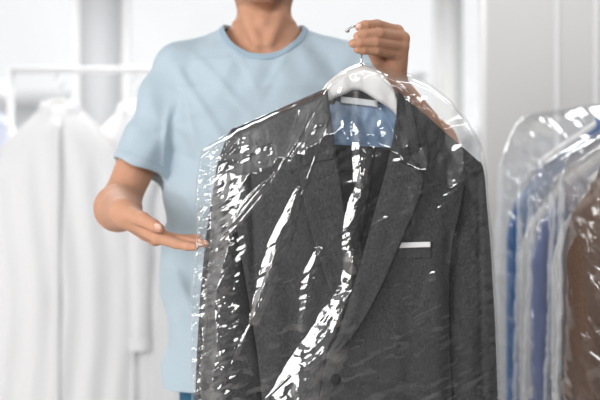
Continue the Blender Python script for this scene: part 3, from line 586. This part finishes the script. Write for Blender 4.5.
iu = np.unique(np.r_[np.arange(0, NU, sb), NU-1]); iv = np.unique(np.r_[np.arange(0, NV, sb), NV-1])
Vb = Vb.reshape(NV, NU, 3)[iv][:, iu].reshape(-1, 3)
cover = empty('garment_cover', (.11, 0, .6), 'clear crinkled plastic garment cover over the charcoal jacket in the foreground', 'garment cover')
fs_ = mesh_np('front_sheet', Vf, grid_faces(NU, NV), FILM, cover); at_ = fs_.data.attributes.new('bunch', 'FLOAT', 'POINT'); at_.data.foreach_set('value', bunch.ravel().astype(np.float32)); mesh_np('back_sheet', Vb, grid_faces(len(iu), len(iv))[:, ::-1], FILMB, cover)

# ------------------------------------------------------------------ clothes racks
def rack(x0, x1, y0, y1, z, r, label, group=None, flip=False):
    o = empty('clothes_rack', ((x0+x1)/2, (y0+y1)/2, 0), label, 'clothes rack'); A = np.array([x0, y0, 0.]); B = np.array([x1, y1, 0.]); dr = dirn(A, B); nn = np.array([-dr[1], dr[0], 0])
    tube('rail', [A+[0, 0, z], B+[0, 0, z]], r, RACK, o, smooth_path=False)
    for q in (A, B):
        tube('upright_post', [q+[0, 0, .09], q+[0, 0, z]], r*1.1, RACK, o, smooth_path=False); ft = tube('foot_bar', [q-nn*.25+[0, 0, .09], q+nn*.25+[0, 0, .09]], r, RACK, o, smooth_path=False)
        for s in (-1, 1):
            c = q+s*nn*.23; tube('caster_wheel', [c+dr*-.012+[0, 0, .031], c+dr*.012+[0, 0, .031]], .03, SUITD, ft, smooth_path=False)
    tube('lower_bar', [A+[0, 0, .25], B+[0, 0, .25]], r*.9, RACK, o, smooth_path=False); return o
def simple_hanger(c, half, drop, name_label, grp=None, yaw=0, m=HANG, rail=.12):
    """c = neck point under the hook"""
    ca, sa = math.cos(yaw), math.sin(yaw); R_ = lambda dx, dz: np.array([c[0]+dx*ca, c[1]+dx*sa, c[2]+dz])
    o = empty('coat_hanger', c, name_label, 'hanger', grp)
    tube('shoulder_bar', [R_(-half, -drop), R_(-half*.55, -drop*.48), R_(0, 0), R_(half*.55, -drop*.48), R_(half, -drop)], [.012, .013, .012, .013, .012], m, o, 30, 10)
    tube('hook', [R_(0, 0), R_(0, rail*.45), R_(.018, rail*.68), R_(.0, rail+.006), R_(-.02, rail*.75)], .002, STEEL, o, 24, 8); return o
def garment(name, c, half, drop, length, m, label, cat, grp=None, yaw=0, depth=.06, fold=.014, sleeve_len=.58, seed=0, collar=True, slv_w=.065, neckw=.07, opening=None):
    """a shirt or jacket hanging from a hanger whose neck point is c: body, two sleeves, collar, placket"""
    ca, sa = math.cos(yaw), math.sin(yaw); o = empty(name, c, label, cat, grp)
    W_ = lambda X, Y, Z: np.stack([c[0]+X*ca-Y*sa, c[1]+X*sa+Y*ca, c[2]+Z], -1)
    nu, nv = 96, 90; th = np.linspace(0, 2*math.pi, nu, endpoint=False)[None, :]; v = np.linspace(0, 1, nv)[:, None]; sx = np.sin(th); cy = np.cos(th)
    X = sx*half*(1+.10*v); top = -drop*np.clip((np.abs(X)-neckw*.6)/(half-neckw*.6), 0, 1)**1.15+.004
    Z = top+(-length-top)*v; dd = depth*np.sqrt(np.clip((top-Z)/.10, 0.01, 1)); fl = fold*np.sin(X*60+seed*2+1.5*np.sin(Z*5+seed))*sm(.05, .3, -Z)+.012*vnoise(X*18+seed, Z*7, seed)
    Y = -cy*dd*np.sign(1)+fl*np.abs(cy)
    mesh_np('body', W_(X, Y, Z).reshape(-1, 3), grid_faces(nu, nv, True), m, o)
    for s in (-1, 1):
        n = 60; t = np.linspace(0, 1, n)[:, None]; a = np.linspace(0, 2*math.pi, 32, endpoint=False)[None, :]
        r = slv_w*np.clip(np.sqrt(t/.07+.01), .05, 1)*(1-.2*t); cxs = s*(half-.012+.028*sm(0, .25, t)+.01*t); cz = -drop+.012-sleeve_len*t
        X = cxs+r*.72*np.cos(a); Y = r*.85*np.sin(a)+.006*vnoise(a*3+seed, t*9, seed+s+3)-.01; Z = cz+0*a-(.03*(1-t)*(s*np.cos(a)))
        mesh_np('sleeve', W_(X, Y, Z).reshape(-1, 3), grid_faces(32, n, True), m, o)
        if cat == 'shirt':
            t2 = np.linspace(0, 1, 6)[:, None]; X = s*(half+.026)+.045*np.cos(a)+0*t2; Y = .049*np.sin(a)-.01+0*t2; mesh_np('cuff', W_(X, Y, -drop+.02-sleeve_len-.05*t2+0*a).reshape(-1, 3), grid_faces(32, 6, True), m, o)
    if collar:
        a = np.linspace(-math.pi*.86, math.pi*.86, 50)[None, :]; t = np.linspace(0, 1, 8)[:, None]
        X = (neckw+.008*t)*np.sin(a); Y = .045*np.cos(a)*1.0+.0*t-.01*t*(np.cos(a) < 0); Z = .025-.035*t-.035*(1-np.cos(a))*.5+0*a
        solid(mesh_np('collar', W_(X, Y, Z).reshape(-1, 3), grid_faces(50, 8), m, o), .003, 0)
        box_ = np.linspace(0, 1, 40)[:, None]; X = np.array([[-.014, .014]])+0*box_; Z = -.06-(length-.07)*box_+0*X
        Y = -depth*np.sqrt(np.clip(-Z/.10, .01, 1))-.016+0*X; solid(mesh_np('placket', W_(X, Y, Z).reshape(-1, 3), grid_faces(2, 40), m, o), .003, 0)
    return o
def cover_on(c, half, drop, length, label, yaw=0, depth=.09, seed=0, m=FILM2, grp=None, w0=.93, w1=.4):
    ca, sa = math.cos(yaw), math.sin(yaw); nu, nv = 400, 420
    th = np.linspace(0, 2*math.pi, nu, endpoint=False)[None, :]; v = np.linspace(0, 1, nv)[:, None]
    X = np.sign(np.sin(th))*np.abs(np.sin(th))**.8*half*(1+.08*v)*np.clip(w0+w1*v**.5, 0, 1.0); top = -drop*(np.abs(X)/half)**1.3+.035
    Z = top+(-length-top)*v; dd = depth*np.sqrt(np.clip((top-Z)/.12, .004, 1))
    wr = .008*facet(X*16+seed+3*th, Z*7, seed)+.008*facet(X*34+2*th, Z*24, seed+4)+.0045*facet(X*80, Z*50, seed+6)
    Y = -np.cos(th)*dd+wr*np.where(np.abs(np.cos(th)) > .2, 1, .5)*sm(0, .02, v); X = X+.5*wr*np.sign(X)
    V = np.stack([c[0]+X*ca-Y*sa, c[1]+X*sa+Y*ca, c[2]+Z], -1).reshape(-1, 3)
    o = mesh_np('garment_cover', V, grid_faces(nu, nv, True), m); return tag(o, label, 'garment cover', grp)
# right rack, running away from the camera just outside the frame
RX = .865; NZ = 1.43
rack(RX, RX, .02, 1.02, NZ+.12+.012, .013, 'white metal clothes rack carrying the film-covered garments at the right')
RG = [('suit_jacket', 2.31, BROWN, 'brown jacket in clear film, nearest garment on the right rack', 'jacket', .245, .95, 'brown', .075, .60),
      ('shirt', 2.50, SHIRTW, 'white shirt in film directly behind the brown jacket on the right rack', 'shirt', .222, .95, 'white', .055, .6),
      ('suit_jacket', 2.60, PERI, 'greyish blue jacket in clear film, between the white shirt and the light grey shirt', 'jacket', .25, .9, 'greyish blue', .055, .6),
      ('shirt', 2.76, GREYC, 'light grey shirt in film between the greyish blue and the royal blue garments', 'shirt', .243, .9, 'light grey', .045, .6),
      ('suit_jacket', 2.90, BLUE, 'royal blue jacket in clear film, farthest garment on the right rack', 'jacket', .25, .9, 'royal blue', .05, .6)]
for k, (nm, d, m, lab, cat, half, ln, short, dep, sl) in enumerate(RG):
    dz = (-.02, -.055, -.05, -.05, 0)[k]; c = np.array([RX, CY+d, NZ+dz]); simple_hanger(c, half-.03, .135, 'white hanger inside the %s garment on the right rack' % short, rail=.12-dz)
    garment(nm, c-[0, 0, .014], half, .165, ln, m, lab, cat, depth=dep, sleeve_len=sl, seed=k+3, yaw=0)
    cover_on(c, half+(.085 if k == 4 else .066), .05 if k == 4 else .165, ln+.15, 'crinkled clear film cover over the %s garment on the right rack' % short, depth=dep+.03, seed=k+11, w0=.74 if k == 4 else .93, w1=.75 if k == 4 else .4)
# left rack, far behind
LZ = CZ+130*4.0/F; x0 = (10-300)*4.0/F
rack(x0, .35, 2.0, 2.0, LZ, .013, 'white metal clothes rack with white shirts far behind the man')
LG = [(-22, 4.00, SHIRTL, 'pale lilac shirt at the left end of the left rack', .25, .3), (62, 3.97, SHIRTW, 'white shirt on the left rack left of and below the grey window pillar', .27, .05),
      (136, 4.04, SHIRTW, 'white shirt on the left rack beside the sleeve of the man', .26, -.1), (215, 4.0, SHIRTG, 'pale grey shirt on the left rack mostly behind the man', .24, .05)]
for k, (px, d, m, lab, half, yw) in enumerate(LG):
    c = np.array([(px-300)*4/F, CY+d, LZ-.118]); simple_hanger(c, half-.05, .19, 'white hanger inside the '+lab.replace(' on the left rack', '').replace(' left rack', ' rack'), yaw=yw, rail=.105)
    garment('shirt', c-[0, 0, .012], half, .25, 1.25, m, lab, 'shirt', depth=.07, fold=.009, sleeve_len=.62, seed=k+20, yaw=yw)
